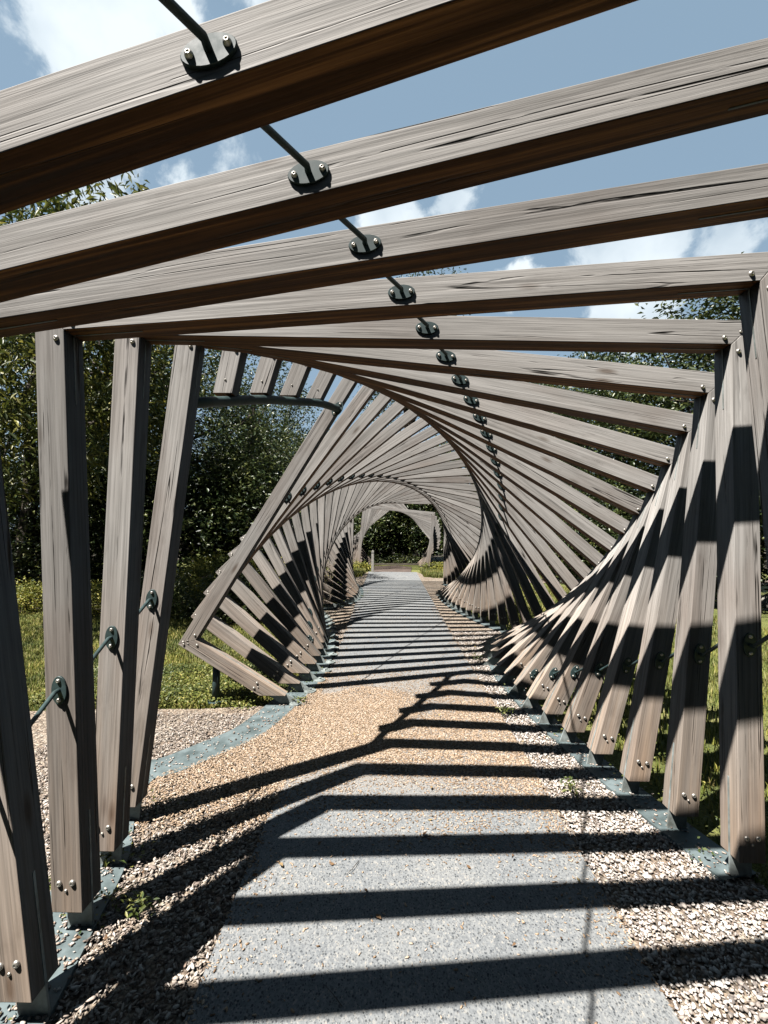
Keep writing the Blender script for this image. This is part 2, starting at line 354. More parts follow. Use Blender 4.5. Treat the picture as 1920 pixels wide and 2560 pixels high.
def oval(rx, rz, th):
    bm = bmesh.new(); seg = 28
    def ring(s, y): return [bm.verts.new((rx*s*math.cos(k*2*math.pi/seg), y, rz*s*math.sin(k*2*math.pi/seg))) for k in range(seg)]
    rs = [ring(1, 0), ring(1, -th*.75), ring(.965, -th)]
    for a, b in zip(rs, rs[1:]):
        for k in range(seg): bm.faces.new((a[k], a[(k+1) % seg], b[(k+1) % seg], b[k]))
    bm.faces.new(rs[0][::-1]); bm.faces.new(rs[-1]); bmesh.ops.recalc_face_normals(bm, faces=bm.faces)
    me = bpy.data.meshes.new('flange'); bm.to_mesh(me); bm.free(); me.materials.append(M_GREEN); return me
ME_FLANGE = oval(.056, .031, .0075)

# ---------------------------------------------------------------- the twisting timber frames
S = 1.5
A = 1.0448*S; WD = .0806*S; TH = .079*S; Y5 = 1.4322*S; STEP = .2236*S; TH5 = .728
CX = .1118*S; CZ = CAMZ - .3325*S; FY = R(.48); ZB = CAMZ - S
def ypos(n): return Y5 + (n-5)*STEP
def angle(n): return ((TH5 + 5*(n-5) + 45) % 90) - 45     # clockwise lean in degrees
SIDES = {'top': (0, 'top_beam'), 'right': (-90, 'right_post'), 'bottom': (180, 'bottom_rail'), 'left': (90, 'left_post')}
TUBE = [(-1.24, 2.56, 1.6+.742), (-1.14, 2.66, 1.6+.785), (-1.085, 2.82, 1.6+.838), (-.946, 3.155, 1.6+.950), (-.808, 3.49, 1.6+1.038), (-.655, 3.825, 1.6+1.122), (-.535, 4.15, 1.6+1.165)]
def stub_z(y):
    ys = [p[1] for p in TUBE]; zs = [p[2] for p in TUBE]
    return float(np.interp(y, ys, zs)) + .030
random.seed(5)
def side_frame(root_rot, deg):
    """local axes of one side: x along the timber, y depth, z outward"""
    th = R(deg) - root_rot
    return th
def build_frame(y, th_deg, cx, cz, name, label, group, detail=2, stub=None, prev=None, rods=('top', 'right', 'bottom', 'left')):
    root = empty(name, (cx, y, 0), FY)
    tag(root, label, 'timber frame', group)
    th = -R(th_deg)
    present = {}
    for side, (rot, pname) in SIDES.items():
        a = th + R(rot)
        ca, sa = math.cos(a), math.sin(a)
        Zl = cz                                            # frame centre height in root space
        def zf(p): return Zl + p[0]*sa + p[1]*ca           # height of point (u, v) with v measured outward
        poly = [(-A+.0004, A), (A-.0004, A), (A-WD-.0004, A-WD), (-(A-WD)+.0004, A-WD)]
        cutz = ZB; keep = poly
        if stub and side == 'left': cutz = stub
        if stub and side == 'bottom': continue
        keep = clip(poly, cutz, 1, zf)
        if len(keep) < 3: continue
        zs = [zf(p) for p in keep]
        if max(zs)-cutz < .03: continue
        mid = A - WD/2
        lp = [(p[0], p[1]-mid) for p in keep]
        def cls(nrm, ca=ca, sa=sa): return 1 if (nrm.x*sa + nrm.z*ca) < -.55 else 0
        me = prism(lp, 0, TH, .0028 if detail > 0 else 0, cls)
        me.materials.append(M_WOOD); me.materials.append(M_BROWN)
        # local matrix: x -> (ca,0,sa), z(outward) -> (-sa,0,ca)
        mw = Matrix(((ca, 0, -sa, -sa*mid), (0, 1, 0, 0), (sa, 0, ca, ca*mid + Zl), (0, 0, 0, 1)))
        o = share(pname, me, root, mw); present[side] = (o, a, zf)
        us = [p[0] for p in keep]
        # galvanised foot plate: the timber's own line carried down to the ground in a slot at mid depth
        foot = clip(clip([(-A, A-.022), (A, A-.022), (A-WD-.002, A-WD-.002), (-(A-WD)+.002, A-WD-.002)], .002, 1, zf), .46, -1, zf)
        cutfoot = (not (stub and side in ('left', 'bottom'))) and min(zs) < ZB+.01
        if cutfoot and len(foot) >= 3 and detail > 0:
            fm = prism([(p[0], p[1]-mid) for p in foot], TH*.5-.005, TH*.5+.005, 0); fm.materials.append(M_GALV)
            share('foot_plate', fm, o, Matrix.Identity(4))
        if detail < 1: continue
        def bolt(u, v, me_=ME_BOLT):
            if zf((u, v)) < cutz + .02: return
            share('bolt' if me_ is ME_BOLT else 'screw', me_, o, Matrix.Translation((u, 0, v-mid)))
        for e in (-1, 1):                                  # mitred ends
            bolt(e*(A-.045), A-.030); bolt(e*(A-.155), A-WD+.032)
            if detail > 1: bolt(e*(A-.078), A-.058, ME_SCREW)
        if cutfoot:                                        # bolts above the cut foot
            cu = [p for p in keep if abs(zf(p)-cutz) < 1e-4]
            if len(cu) >= 2:
                uc = sum(p[0] for p in cu)/len(cu); s_ = 1 if sum(us)/len(us) > uc else -1
                ub = uc + s_*(.11 + abs(cu[0][0]-cu[1][0])*.35)
                bolt(ub, A-.034); bolt(ub, A-WD+.034)
                if detail > 1: bolt(ub-s_*.028, A-WD/2, ME_SCREW)
        if stub and side == 'left' and detail > 0: 
            cu = [p for p in keep if abs(zf(p)-cutz) < 1e-4]
            if cu: share('screw', ME_SCREW, o, Matrix.Translation((sum(p[0] for p in cu)/len(cu)+.09*(1 if sum(us)/len(us) > cu[0][0] else -1), 0, 0)))
        if detail > 1:                                     # edge of the corner plate let into the inner faces
            for e in (-1, 1):
                u1 = e*(A-WD-.001); u0 = e*(A-WD-.30)
                if zf((u1, A-WD)) < cutz+.02 or zf((u0, A-WD)) < cutz+.02: continue
                pm = prism([(min(u0, u1), -WD/2-.0022), (max(u0, u1), -WD/2-.0022), (max(u0, u1), -WD/2+.01), (min(u0, u1), -WD/2+.01)], TH*.5-.003, TH*.5+.003, 0)
                pm.materials.append(M_GALV); share('corner_plate', pm, o, Matrix.Identity(4))
    # spacer rods to the previous frame, one at the middle of each side
    if prev is not None:
        py, pth, pcx, pcz = prev
        for side in rods:
            if side not in present: continue
            o, a, zf = present[side]
            ca, sa = math.cos(a), math.sin(a); mid = A-WD/2
            du, dv = {'top': (-.030, -.004), 'left': (-.03, 0), 'right': (-.01, 0), 'bottom': (0, 0)}[side]; mo = mid+dv
            c0 = Vector((-sa*mo+ca*du, 0, ca*mo+sa*du + cz))
            pa = -R(pth) + R(SIDES[side][0]); du2 = du+.034 if side in ('top', 'left') else du; c1 = Vector((-math.sin(pa)*mo+math.cos(pa)*du2, -(y-py)+TH, math.cos(pa)*mo+math.sin(pa)*du2 + pcz))
            if c0.z < ZB+.06 or c1.z < ZB+.02: continue
            if stub and side == 'left': continue
            d = (c1-c0)
            p1 = c0 + Vector((0, -.028, 0))
            rme = tube_mesh([c0+Vector((0, -.006, 0)), p1, c1+Vector((0, .012, 0)), c1], .0088, 10 if detail > 1 else 6, 'rod'); rme.materials.append(M_GREEN)
            rod = share('spacer_rod', rme, root, Matrix.Identity(4))
            mw = Matrix(((ca, 0, -sa, c0.x), (0, 1, 0, 0), (sa, 0, ca, c0.z), (0, 0, 0, 1)))
            share('flange', ME_FLANGE, rod, mw)
            if detail > 1:
                for e in (-1, 1): share('bolt', ME_SCREW_BIG, rod, mw @ Matrix.Translation((e*.038, -.0075, 0)))
    return root
ME_SCREW_BIG = dome_bolt(.0088, .008)
ordn = ['first', 'second', 'third', 'fourth', 'fifth', 'sixth', 'seventh', 'eighth', 'ninth', 'tenth', 'eleventh', 'twelfth', 'thirteenth', 'fourteenth', 'fifteenth', 'sixteenth', 'seventeenth', 'eighteenth', 'nineteenth', 'twentieth', 'twenty-first', 'twenty-second', 'twenty-third', 'twenty-fourth', 'twenty-fifth', 'twenty-sixth', 'twenty-seventh', 'twenty-eighth', 'twenty-ninth', 'thirtieth', 'thirty-first']
LAB = {0: 'timber frame showing only as a dark corner at the top left edge of the view',
       1: 'nearest big overhead timber frame, its steep beam crossing the top with the largest oval flange',
       2: 'timber frame whose long overhead beam is the second from the top, cracked pale face',
       3: 'timber frame with third overhead beam down and leftmost cut-off post at the lower left',
       4: 'timber frame with the widest fully seen left post, a cracked grey post by the gravel',
       5: 'timber frame with a level overhead beam, its right post nearest the right edge',
       6: 'timber frame whose left post leans beside the side opening, last full left post',
       7: 'timber frame with first and nearest left post stub on the curved green tube',
       8: 'timber frame with second left post stub from the front on the curved green tube',
       9: 'timber frame with third left post stub from the front on the curved green tube',
       10: 'timber frame with last and farthest left post stub on the curved green tube',
       11: 'timber frame just beyond the side opening, pointed lower left corner propped on green tube'}
GRP = 'twisting row of square timber frames over the path'
LAST = 41
prev = None
for n in range(-9, LAST+1):
    if n < 0: lab = '%s timber frame behind the viewpoint, lying in the shadow-casting row over the path' % ordn[-n-1]
    elif n <= 11: lab = LAB[n]
    elif n == LAST: lab = 'farthest timber frame of the near tunnel, standing upright at its sunny end'
    else: lab = '%s weathered timber frame beyond the side opening and its propped corner frame' % ordn[n-12]
    det = 2 if -1 <= n <= 16 else (1 if n > 16 else 0)
    st = stub_z(ypos(n)+TH/2) if 7 <= n <= 10 else None
    y = ypos(n); th = angle(n)
    rods = ['top', 'right', 'bottom', 'left']
    if n == 11: rods = ['top', 'right']
    pv = (ypos(n-1), th-5, CX, CZ)
    build_frame(y, th, CX, CZ, 'timber_frame', lab, GRP, det, st, pv if n > -9 else None, rods)
# second tunnel across the clearing
Y2 = 19.3
for k in range(10):
    build_frame(Y2+k*STEP, 5.5+5*k if 5.5+5*k <= 45 else 5.5+5*k-90, .10, CZ, 'timber_frame',
                ('%s timber frame of the far second tunnel in front of the trees' % ordn[k]) if k else 'first frame of the far second tunnel, a tilted square across the clearing',
                'timber frames of the far second tunnel', 1 if k < 4 else 0, None, None)

# ---------------------------------------------------------------- opening: curved green tube, prop
t = empty('support_tube', (TUBE[0][0], TUBE[0][1], 0)); off = Vector(t.location)
tag(t, 'dark green curved steel tube carrying the four left post stubs over the side opening', 'support tube')
def smooth(pts, n=8):
    P = [Vector(p) for p in pts]; out = []
    for i in range(len(P)-1):
        a, b, c, d = P[max(i-1, 0)], P[i], P[i+1], P[min(i+2, len(P)-1)]
        for k in range(n):
            u = k/n; out.append(.5*((2*b)+(c-a)*u+(2*a-5*b+4*c-d)*u*u+(3*b-a-3*c+d)*u*u*u))
    out.append(P[-1]); return out
me = tube_mesh([p-off for p in smooth(TUBE)], .033, 18); me.materials.append(M_GREEN); share('tube', me, t, Matrix.Identity(4))
a11 = -R(angle(11)) + R(90)
e = Vector(TUBE[-1])-off
fl = share('flange', oval(.075, .045, .014), t, Matrix(((math.cos(a11), 0, -math.sin(a11), e.x), (0, 1, 0, e.y+.012), (math.sin(a11), 0, math.cos(a11), e.z), (0, 0, 0, 1))))
for s_ in (-1, 1): share('bolt', ME_BOLT, fl, Matrix.Translation((s_*.052, -.014, 0)))
pr = empty('prop_post', (-1.66, 4.26, 0)); tag(pr, 'short dark green round steel prop under the pointed lower corner frame', 'prop post')
me = tube_mesh([(0, 0, -.02), (0, 0, .37)], .034, 18); me.materials.append(M_GREEN); share('tube', me, pr, Matrix.Identity(4))
me = tube_mesh([(0, 0, .0), (0, 0, .012)], .075, 20); me.materials.append(M_GREEN); share('base_flange', me, pr, Matrix.Identity(4))

# ---------------------------------------------------------------- ground
def sheet(name, pts, z, m_, sub=None):
    bm = bmesh.new(); bm.faces.new([bm.verts.new((x, y, z)) for x, y in pts]); 
    for f in bm.faces:
        if f.normal.z < 0: f.normal_flip()
    me = bpy.data.meshes.new(name); bm.to_mesh(me); bm.free()
    o = link(name, me, [m_]); tag(o, kind='structure'); return o
def grid_sheet(name, x0, x1, y0, y1, z, m_, nx=60, ny=60, hf=None):
    xs = np.linspace(x0, x1, nx); ys = np.linspace(y0, y1, ny); X, Y = np.meshgrid(xs, ys); Z = np.full_like(X, z)
    if hf is not None: Z = Z + hf(X, Y)
    v = np.stack([X, Y, Z], -1).reshape(-1, 3); i = np.arange(nx*ny).reshape(ny, nx)
    f = np.stack([i[:-1, :-1], i[:-1, 1:], i[1:, 1:], i[1:, :-1]], -1).reshape(-1, 4)
    me = np_mesh(name, v, f); o = link(name, me, [m_]); tag(o, kind='structure'); return o
sheet('ground', [(-900, -900), (900, -900), (900, 900), (-900, 900)], -.035, M_LAWN)
PL = [(-4, -.62), (1.0, -.66), (3.0, -.70), (7, -.76), (11, -.86), (16, -.95), (18.6, -1.0)]
PR = [(-4, .965), (8, .95), (13, .93), (15, 1.0), (16.5, 1.25), (18.6, 1.05)]
PR = [(-4, .965), (8, .95), (14, .95), (18.6, .98)]
def path_left(y): return np.interp(y, [p[0] for p in PL], [p[1] for p in PL])
sheet('path', [(x, y) for y, x in PL]+[(x, y) for y, x in PR[::-1]], 0, M_PATH)
# gravel margins along both sides, and the side path through the opening
def foot_x(n, sgn):
    th = R(angle(n)); h = CZ-ZB
    # ring centre line crosses the cut height on this side
    best = None
    m_ = A - WD/2
    for rot in (0, 90, 180, 270):
        a = -th + R(rot); ca, sa = math.cos(a), math.sin(a)
        # points p = u*(ca,sa) + m*(-sa,ca); want z = -h
        if abs(sa) < 1e-4: continue
        u = (-h - m_*ca)/sa
        if abs(u) <= m_+.001:
            x = u*ca - m_*sa
            if x*sgn > 0: best = x if best is None else (min(best, x) if sgn > 0 else max(best, x))
    return CX + (best if best is not None else sgn*1.6)
FR = [(foot_x(n, 1), ypos(n)+TH/2) for n in range(-9, LAST+1)]
FL = [(foot_x(n, -1), ypos(n)+TH/2) for n in range(-9, LAST+1)]
FLO = []
for i, (x, y) in enumerate(FL):
    n = i-9
    if n == 7: x = -1.60
    if n == 8: x = -1.52
    if n == 9: x = -1.42
    if n == 10: x = -1.28
    if n == 11: x = -1.10
    FLO.append((x, y))
gl = [(x-.06, y) for x, y in FLO]; gr = [(x+.06, y) for x, y in FR]
side = [(-1.5, 2.30), (-9, 1.2), (-9, 2.9), (-4.5, 3.85), (-2.6, 4.08), (-1.75, 4.12), (-1.3, 4.2)]
ls = [p for p in gl if p[1] <= 2.4]+side[1:]+[p for p in gl if p[1] > 4.2]
sheet('gravel_margin', ls+[(-1.6, 15.2), (-14, 15.8), (-14, 17.0), (-3, 16.5), (-1.3, 16.4), (-1.02, 18.8), (1.0, 18.8), (1.45, 16.4), (3, 16.4), (14, 17.0), (14, 15.6), (2.0, 15.0)]+gr[::-1], -.016, M_GRAVEL)
sheet('mulch_bed', [(-.8, 18.7), (.75, 18.7), (.9, 21.5), (.2, 22.6), (-.9, 21.8)], -.010, M_MULCH)
sheet('woodland_floor', [(-60, 23), (60, 23), (60, 80), (-60, 80)], -.022, M_SOIL)
sheet('planting_bed', [(-26, 9.2), (-4.6, 8.6), (-3.6, 10.5), (-4.0, 15.0), (-26, 15.0)], -.020, M_SOIL)

def strip(name, label, pts, w, z0, z1):
    t = empty(name, (pts[0][0], pts[0][1], 0)); tag(t, label, 'steel strip', 'steel base strips under the frames')
    base = Vector(t.location); P = smooth([(x, y, 0) for x, y in pts], 4); bm = bmesh.new(); rows = []
    for i, p in enumerate(P):
        d = (P[min(i+1, len(P)-1)]-P[max(i-1, 0)]).normalized(); nrm = Vector((d.y, -d.x, 0))
        q = p - base
        rows.append([bm.verts.new((*(q+nrm*s)[:2], z)) for s, z in ((-w/2, z0), (-w/2, z1), (w/2, z1), (w/2, z0))])
    for a, b in zip(rows, rows[1:]):
        for k in range(3): bm.faces.new((a[k], a[k+1], b[k+1], b[k]))
    bmesh.ops.recalc_face_normals(bm, faces=bm.faces)
    me = bpy.data.meshes.new('strip'); bm.to_mesh(me); bm.free(); me.materials.append(M_STRIP); share('plate', me, t, Matrix.Identity(4)); return t
HW = WD*.5
def slant(n): return HW/max(.35, math.cos(R(min(abs(angle(n)), 60))))
LIN = [(x+slant(i-9)+.012, y) for i, (x, y) in enumerate(FLO) if -3 <= i-9 <= 5] + [(-1.50, 2.66), (-1.53, 2.90), (-1.50, 3.02), (-1.37, 3.116), (-1.208, 3.337), (-1.027, 3.61), (-.93, 3.95), (-.88, 4.23)] \
    + [(x+.20, y) for i, (x, y) in enumerate(FLO) if i-9 >= 12]
RIN = [(x-slant(i-9)-.06, y) for i, (x, y) in enumerate(FR) if i-9 >= 5]
rs = strip('base_strip', 'blue grey steel strip under the right hand post feet beside the gravel', [(x+.10, y) for x, y in RIN], .20, -.03, .006)
lsn = strip('base_strip', 'blue grey steel strip curving under the left post feet and across the side opening', [(x-.135, y) for x, y in LIN], .27, -.03, .006)
bm = bmesh.new()
for (r_, z_) in ((.062, .010), (.040, .016), (.016, .030)):
    bmesh.ops.create_cone(bm, cap_ends=True, segments=20, radius1=r_, radius2=r_*.96, depth=z_, matrix=Matrix.Translation((0, 0, z_/2)))
mec = bpy.data.meshes.new('anchor'); bm.to_mesh(mec); bm.free(); mec.materials.append(M_GALV)
for i, (x, y) in enumerate(FLO):
    n = i-9
    if 11 <= n <= 28: share('anchor_disc', mec, lsn, Matrix.Translation((x+.20-lsn.location.x, y+.0-lsn.location.y, .0075)))

# ---------------------------------------------------------------- pebbles, chips
rng = np.random.default_rng(3)
def in_poly(P, pts):
    x, y = P[:, 0], P[:, 1]; ins = np.zeros(len(P), bool); n = len(pts)
    for i in range(n):
        x1, y1 = pts[i]; x2, y2 = pts[(i+1) % n]
        c = ((y1 > y) != (y2 > y)) & (x < (x2-x1)*(y-y1)/((y2-y1)+1e-12)+x1); ins ^= c
    return ins
bmi = bmesh.new(); bmesh.ops.create_icosphere(bmi, subdivisions=1, radius=1)
IV = np.array([v.co[:] for v in bmi.verts]); IF = np.array([[v.index for v in f.verts] for f in bmi.faces]); bmi.free()
def stones(name, P, z, sx, sy, sz, mat_, label, smooth_=False, tilt=.35):
    n = len(P); k = len(IV)
    s = np.stack([sx, sy, sz], -1)[:, None, :]
    V = IV[None]*(1+rng.normal(0, .16, (n, k, 1)))*s
    ax = rng.normal(0, tilt, (n, 2)); rz = rng.uniform(0, 2*np.pi, n)
    cx_, sx_ = np.cos(ax[:, 0])[:, None], np.sin(ax[:, 0])[:, None]; V = np.stack([V[..., 0], V[..., 1]*cx_-V[..., 2]*sx_, V[..., 1]*sx_+V[..., 2]*cx_], -1)
    cy_, sy_ = np.cos(ax[:, 1])[:, None], np.sin(ax[:, 1])[:, None]; V = np.stack([V[..., 0]*cy_+V[..., 2]*sy_, V[..., 1], -V[..., 0]*sy_+V[..., 2]*cy_], -1)
    cz_, sz_ = np.cos(rz)[:, None], np.sin(rz)[:, None]; V = np.stack([V[..., 0]*cz_-V[..., 1]*sz_, V[..., 0]*sz_+V[..., 1]*cz_, V[..., 2]], -1)
    V += np.concatenate([P, z[:, None]], 1)[:, None, :]
    F = IF[None]+(np.arange(n)*k)[:, None, None]
    me = np_mesh(name, V.reshape(-1, 3), F.reshape(-1, 3)); o = link(name, me, [mat_]); tag(o, label, 'gravel', kind='stuff'); return o
def scatter(n, x0, x1, y0, y1): return np.stack([rng.uniform(x0, x1, n), rng.uniform(y0, y1, n)], -1)
# pebbles on both margins, denser near the viewer
P = scatter(210000, -2.6, 2.1, .9, 7.5)
fl_x = np.interp(P[:, 1], [p[1] for p in FLO], [p[0] for p in FLO]); fr_x = np.interp(P[:, 1], [p[1] for p in FR], [p[0] for p in FR])
lin_x = np.interp(P[:, 1], [p[1] for p in LIN], [p[0] for p in LIN]); rin_x = np.interp(P[:, 1], [2.0, 2.15]+[p[1] for p in RIN], [2.1, 1.75]+[p[0] for p in RIN]); okL = (P[:, 0] > lin_x+.005) & (P[:, 0] < path_left(P[:, 1])-.005); okR = (P[:, 0] > .965) & (P[:, 0] < rin_x)
okS = (P[:, 0] < fl_x+.05) & (P[:, 1] > 2.2) & (P[:, 1] < 4.0)
dens = np.clip(1.35-.13*P[:, 1], .25, 1)
okL |= (P[:, 0] < lin_x-.27) & (P[:, 0] > lin_x-.8) & (P[:, 1] < 4.0); keep = (okL | okR | (okS & (rng.random(len(P)) < .6))) & (rng.random(len(P)) < dens)
P = P[keep]; n = len(P)
elong = (P[:, 0] < 0)
sx = rng.gamma(9, .00088, n).clip(.0035, .016)*(1+.2*(P[:, 0] < 0)); sy = sx*np.where(elong, rng.uniform(.24, .55, n), rng.uniform(.45, .8, n)); sz = sy*rng.uniform(.4, .75, n)
big_ = (rng.random(n) < .08) & (P[:, 1] < 2.6); sx[big_] *= 1.5; sy[big_] *= 1.5
zz = -.012+rng.uniform(.0, .012, n)
stones('gravel_stones', P[elong], zz[elong], sx[elong], sy[elong], sz[elong], M_PEB, 'tan and brown stones covering the left margin of the path')
stones('gravel_stones', P[~elong], zz[~elong], sx[~elong], sy[~elong], sz[~elong], M_PEBW, 'pale cream stones covering the right margin of the path')
# loose chips drifting over the path
P = scatter(230000, -.95, 1.0, 1.0, 10.0)
def box(v, a, b, f): return 1/(1+np.exp(-(v-a)/f))/(1+np.exp((v-b)/f))
cent = 1.5*box(P[:, 0]+.12*np.sin(P[:, 1]*5), -2, .10, .06)*box(P[:, 1]+.15*np.sin(P[:, 0]*6), 3.15, 4.55, .07) + .32*box(P[:, 0], -2, 1.2, .1)*box(P[:, 1], 2.75, 5.3, .2) + .0*np.exp(-(((P[:, 0]+.55)/.50)**2+((P[:, 1]-4.6)/1.5)**2))*1.5 + np.exp(-(((P[:, 0]-.75)/.42)**2+((P[:, 1]-3.7)/.9)**2))*.9 + np.exp(-(((P[:, 0]-.1)/.55)**2+((P[:, 1]-3.9)/.7)**2))*.35 \
    + np.exp(-(((P[:, 0]-.15)/.9)**2+((P[:, 1]-3.1)/.35)**2))*.16 + np.exp(-np.abs(P[:, 0]-.95)/.07)*.3 + np.exp(-np.abs(P[:, 0]-path_left(P[:, 1]))/.06)*.35 + .009
fl_x = np.interp(P[:, 1], [p[1] for p in FLO], [p[0] for p in FLO]); fr_x = np.interp(P[:, 1], [p[1] for p in FR], [p[0] for p in FR])
cl = np.array([mnoise.noise(Vector((x*3, y*3, 0))) for x, y in P])
keep = (P[:, 0] > path_left(P[:, 1])) & (P[:, 0] < .97) & (rng.random(len(P)) < np.where(cent > .9, cent*(1+cl*.3), cent*(.75+cl*1.3)))
P2 = P[keep]; n = len(P2); sx = rng.uniform(.004, .011, n)*np.where(cent[keep] > .9, 1.2, 1)
stones('loose_chips', P2, .0015+rng.uniform(0, .003, n), sx, sx*rng.uniform(.25, .5, n), sx*rng.uniform(.15, .3, n), M_CHIP, 'loose tan chips drifted across the path in patches', tilt=.15)
P = scatter(60000, -1.75, -.6, 2.3, 5.2)
fl_x = np.interp(P[:, 1], [p[1] for p in FLO], [p[0] for p in FLO])
lin_x = np.interp(P[:, 1], [p[1] for p in LIN], [p[0] for p in LIN]); keep = (P[:, 0] > lin_x) & (P[:, 0] < path_left(P[:, 1])+.02) & (rng.random(len(P)) < np.clip((P[:, 1]-2.3)/.7, 0, 1))
P2 = P[keep]; n = len(P2); sx = rng.uniform(.005, .012, n)
stones('wood_chips', P2, .0+rng.uniform(0, .006, n), sx, sx*rng.uniform(.25, .45, n), sx*rng.uniform(.2, .35, n), M_CHIP, 'tan wood chips filling the ground inside the side opening', tilt=.25)
# a few chips on the steel strips
y = np.where(rng.random(900) < .72, rng.uniform(1.2, 2.7, 900), rng.uniform(2.7, 4.3, 900)); y2 = rng.uniform(2.1, 6, 800)
P = np.concatenate([np.stack([np.interp(y, [p[1] for p in LIN], [p[0] for p in LIN])-.1+rng.normal(-.02, .08, 900), y], -1),
                    np.stack([np.interp(y2, [p[1] for p in RIN], [p[0] for p in RIN])+.08+rng.normal(.02, .08, 800), y2], -1)])
n = len(P); sx = rng.uniform(.005, .012, n)
stones('strip_debris', P, .010+rng.uniform(0, .003, n), sx, sx*rng.uniform(.4, .7, n), sx*.3, M_PEB, 'scattered stones lying on the steel base strips', tilt=.1)

# ---------------------------------------------------------------- foliage
def leaves(centers, size, n_per, spread, up=.3, aspect=.42, seed=0, droop=0.):
    """folded leaf shapes (two triangles pairs) around clump centres"""
    r = np.random.default_rng(seed); c = np.repeat(centers, n_per, 0); n = len(c)
    sp = np.repeat(spread, n_per)[:, None] if isinstance(spread, np.ndarray) else spread
    pos = c + r.normal(0, 1, (n, 3))*sp*np.array([1, 1, .75])
    L = size*r.uniform(.6, 1.35, n)[:, None]
    d = r.normal(0, 1, (n, 3)); d[:, 2] = d[:, 2]*.6 - droop; d /= np.linalg.norm(d, axis=1)[:, None]
    nn = r.normal(0, 1, (n, 3)); nn[:, 2] = np.abs(nn[:, 2])+up*2; w = np.cross(d, nn); w /= np.linalg.norm(w, axis=1)[:, None]+1e-9
    nn = np.cross(w, d)
    base = pos; mid = pos + d*L*.5; tip = pos + d*L - nn*L*.12
    wl = mid + w*L*aspect*.5 + nn*L*.08; wr = mid - w*L*aspect*.5 + nn*L*.08
    V = np.stack([base, wl, tip, wr], 1).reshape(-1, 3); i = np.arange(n)*4
    F = np.stack([np.stack([i, i+1, i+2], -1), np.stack([i, i+2, i+3], -1)], 1).reshape(-1, 3)
    return V, F
def crown_points(n, rx, ry, rz, cz, seed, lumps=9, hollow=.45, flat_bottom=-.8):
    r = np.random.default_rng(seed); out = []
    lob = r.normal(0, 1, (lumps, 3)); lob /= np.linalg.norm(lob, axis=1)[:, None]; amp = r.uniform(.05, .34, lumps)
    while len(out) < n:
        d = r.normal(0, 1, 3); d /= np.linalg.norm(d)
        if d[2] < flat_bottom: continue
        rad = .78 + sum(a*max(0, float(d@l))**6 for a, l in zip(amp, lob)) + .10*mnoise.noise(Vector(d*4)+Vector((seed, 0, 0)))
        q = rad*(hollow+(1-hollow)*r.random()**.6)
        out.append((d[0]*rx*q, d[1]*ry*q, cz+d[2]*rz*q))
    return np.array(out)
def make_tree(name, loc, h, rx, rz, trunk_r, leafsize, nclump, nper, mat_, label, group, seed, aspect=.42, clump=.28, ry=None, cz=None, cat='tree', droop=0., trunk_h=None):
    root = empty(name, loc); tag(root, label, cat, group); ry = ry or rx; cz = cz if cz is not None else h-rz
    cp = crown_points(nclump, rx, ry, rz, cz, seed)
    cp[:, 2] = np.maximum(cp[:, 2], .15)
    V, F = leaves(cp, leafsize, nper, np.random.default_rng(seed+9).uniform(.35, 1.25, len(cp))*clump, aspect=aspect, seed=seed+1, droop=droop)
    me = np_mesh('crown', V, F); me.materials.append(mat_); share('crown', me, root, Matrix.Identity(4))
    # trunk and limbs as one tapered mesh
    r = random.Random(seed); bm = bmesh.new(); top = trunk_h or cz+rz*.5
    segs = []
    pts = [Vector((0, 0, -.1))]; 
    for k in range(1, 7): pts.append(Vector((r.uniform(-.12, .12)*k*.5, r.uniform(-.12, .12)*k*.5, top*k/6)))
    segs.append((pts, [trunk_r*(1-.13*k) for k in range(7)]))
    for k in range(12):
        b = pts[2+k % 4].lerp(pts[3+k % 4], r.random()); tgt = Vector(cp[r.randrange(len(cp))])
        m1 = b.lerp(tgt, .5)+Vector((0, 0, r.uniform(.0, .35)))
        segs.append(([b, b.lerp(m1, .5), m1, m1.lerp(tgt, .6), tgt], [trunk_r*.36, trunk_r*.27, trunk_r*.2, trunk_r*.12, trunk_r*.05]))
    for p_, q_ in segs:
        tm = tube_mesh(p_, q_, 7); bm.from_mesh(tm); bpy.data.meshes.remove(tm)
    me = bpy.data.meshes.new('trunk'); bm.to_mesh(me); bm.free(); me.materials.append(M_BARK); share('trunk', me, root, Matrix.Identity(4))
    return root
TL = 'trees behind the lawn on the left'
make_tree('broadleaf_tree', (-9.2, 11.0, 0), 9.6, 4.0, 4.6, .22, .15, 420, 60, M_LEAF, 'tall dark tree farthest left behind the cut posts', TL, 11, .34, .36, droop=.3)
make_tree('broadleaf_tree', (-5.6, 7.3, 0), 7.9, 1.9, 3.5, .12, .17, 210, 55, M_LEAFY, 'near yellow green tree with long drooping leaves behind the leftmost posts', TL, 12, .26, .34, droop=.7, cz=4.6)
make_tree('broadleaf_tree', (-6.4, 12.6, 0), 8.0, 3.0, 3.9, .2, .12, 420, 60, M_LEAF, 'dark dense tree seen between the two widest left posts', TL, 13, .42, .34)
make_tree('broadleaf_tree', (-4.7, 14.5, 0), 7.6, 2.2, 3.6, .17, .12, 260, 50, M_LEAFM, 'open mid green tree seen through the side opening', TL, 14, .42, .36)
make_tree('broadleaf_tree', (-5.6, 20.5, 0), 7.2, 2.8, 3.2, .18, .13, 300, 55, M_LEAFM, 'rounder tree behind the pointed corner frame', TL, 15, .42, .4)
make_tree('broadleaf_tree', (-13.5, 15, 0), 10, 4.4, 5.2, .25, .16, 330, 55, M_LEAFM, 'large broad tree at the far left of the lawn', TL, 16, .42, .5)
TB = 'trees closing the view behind the far tunnel'
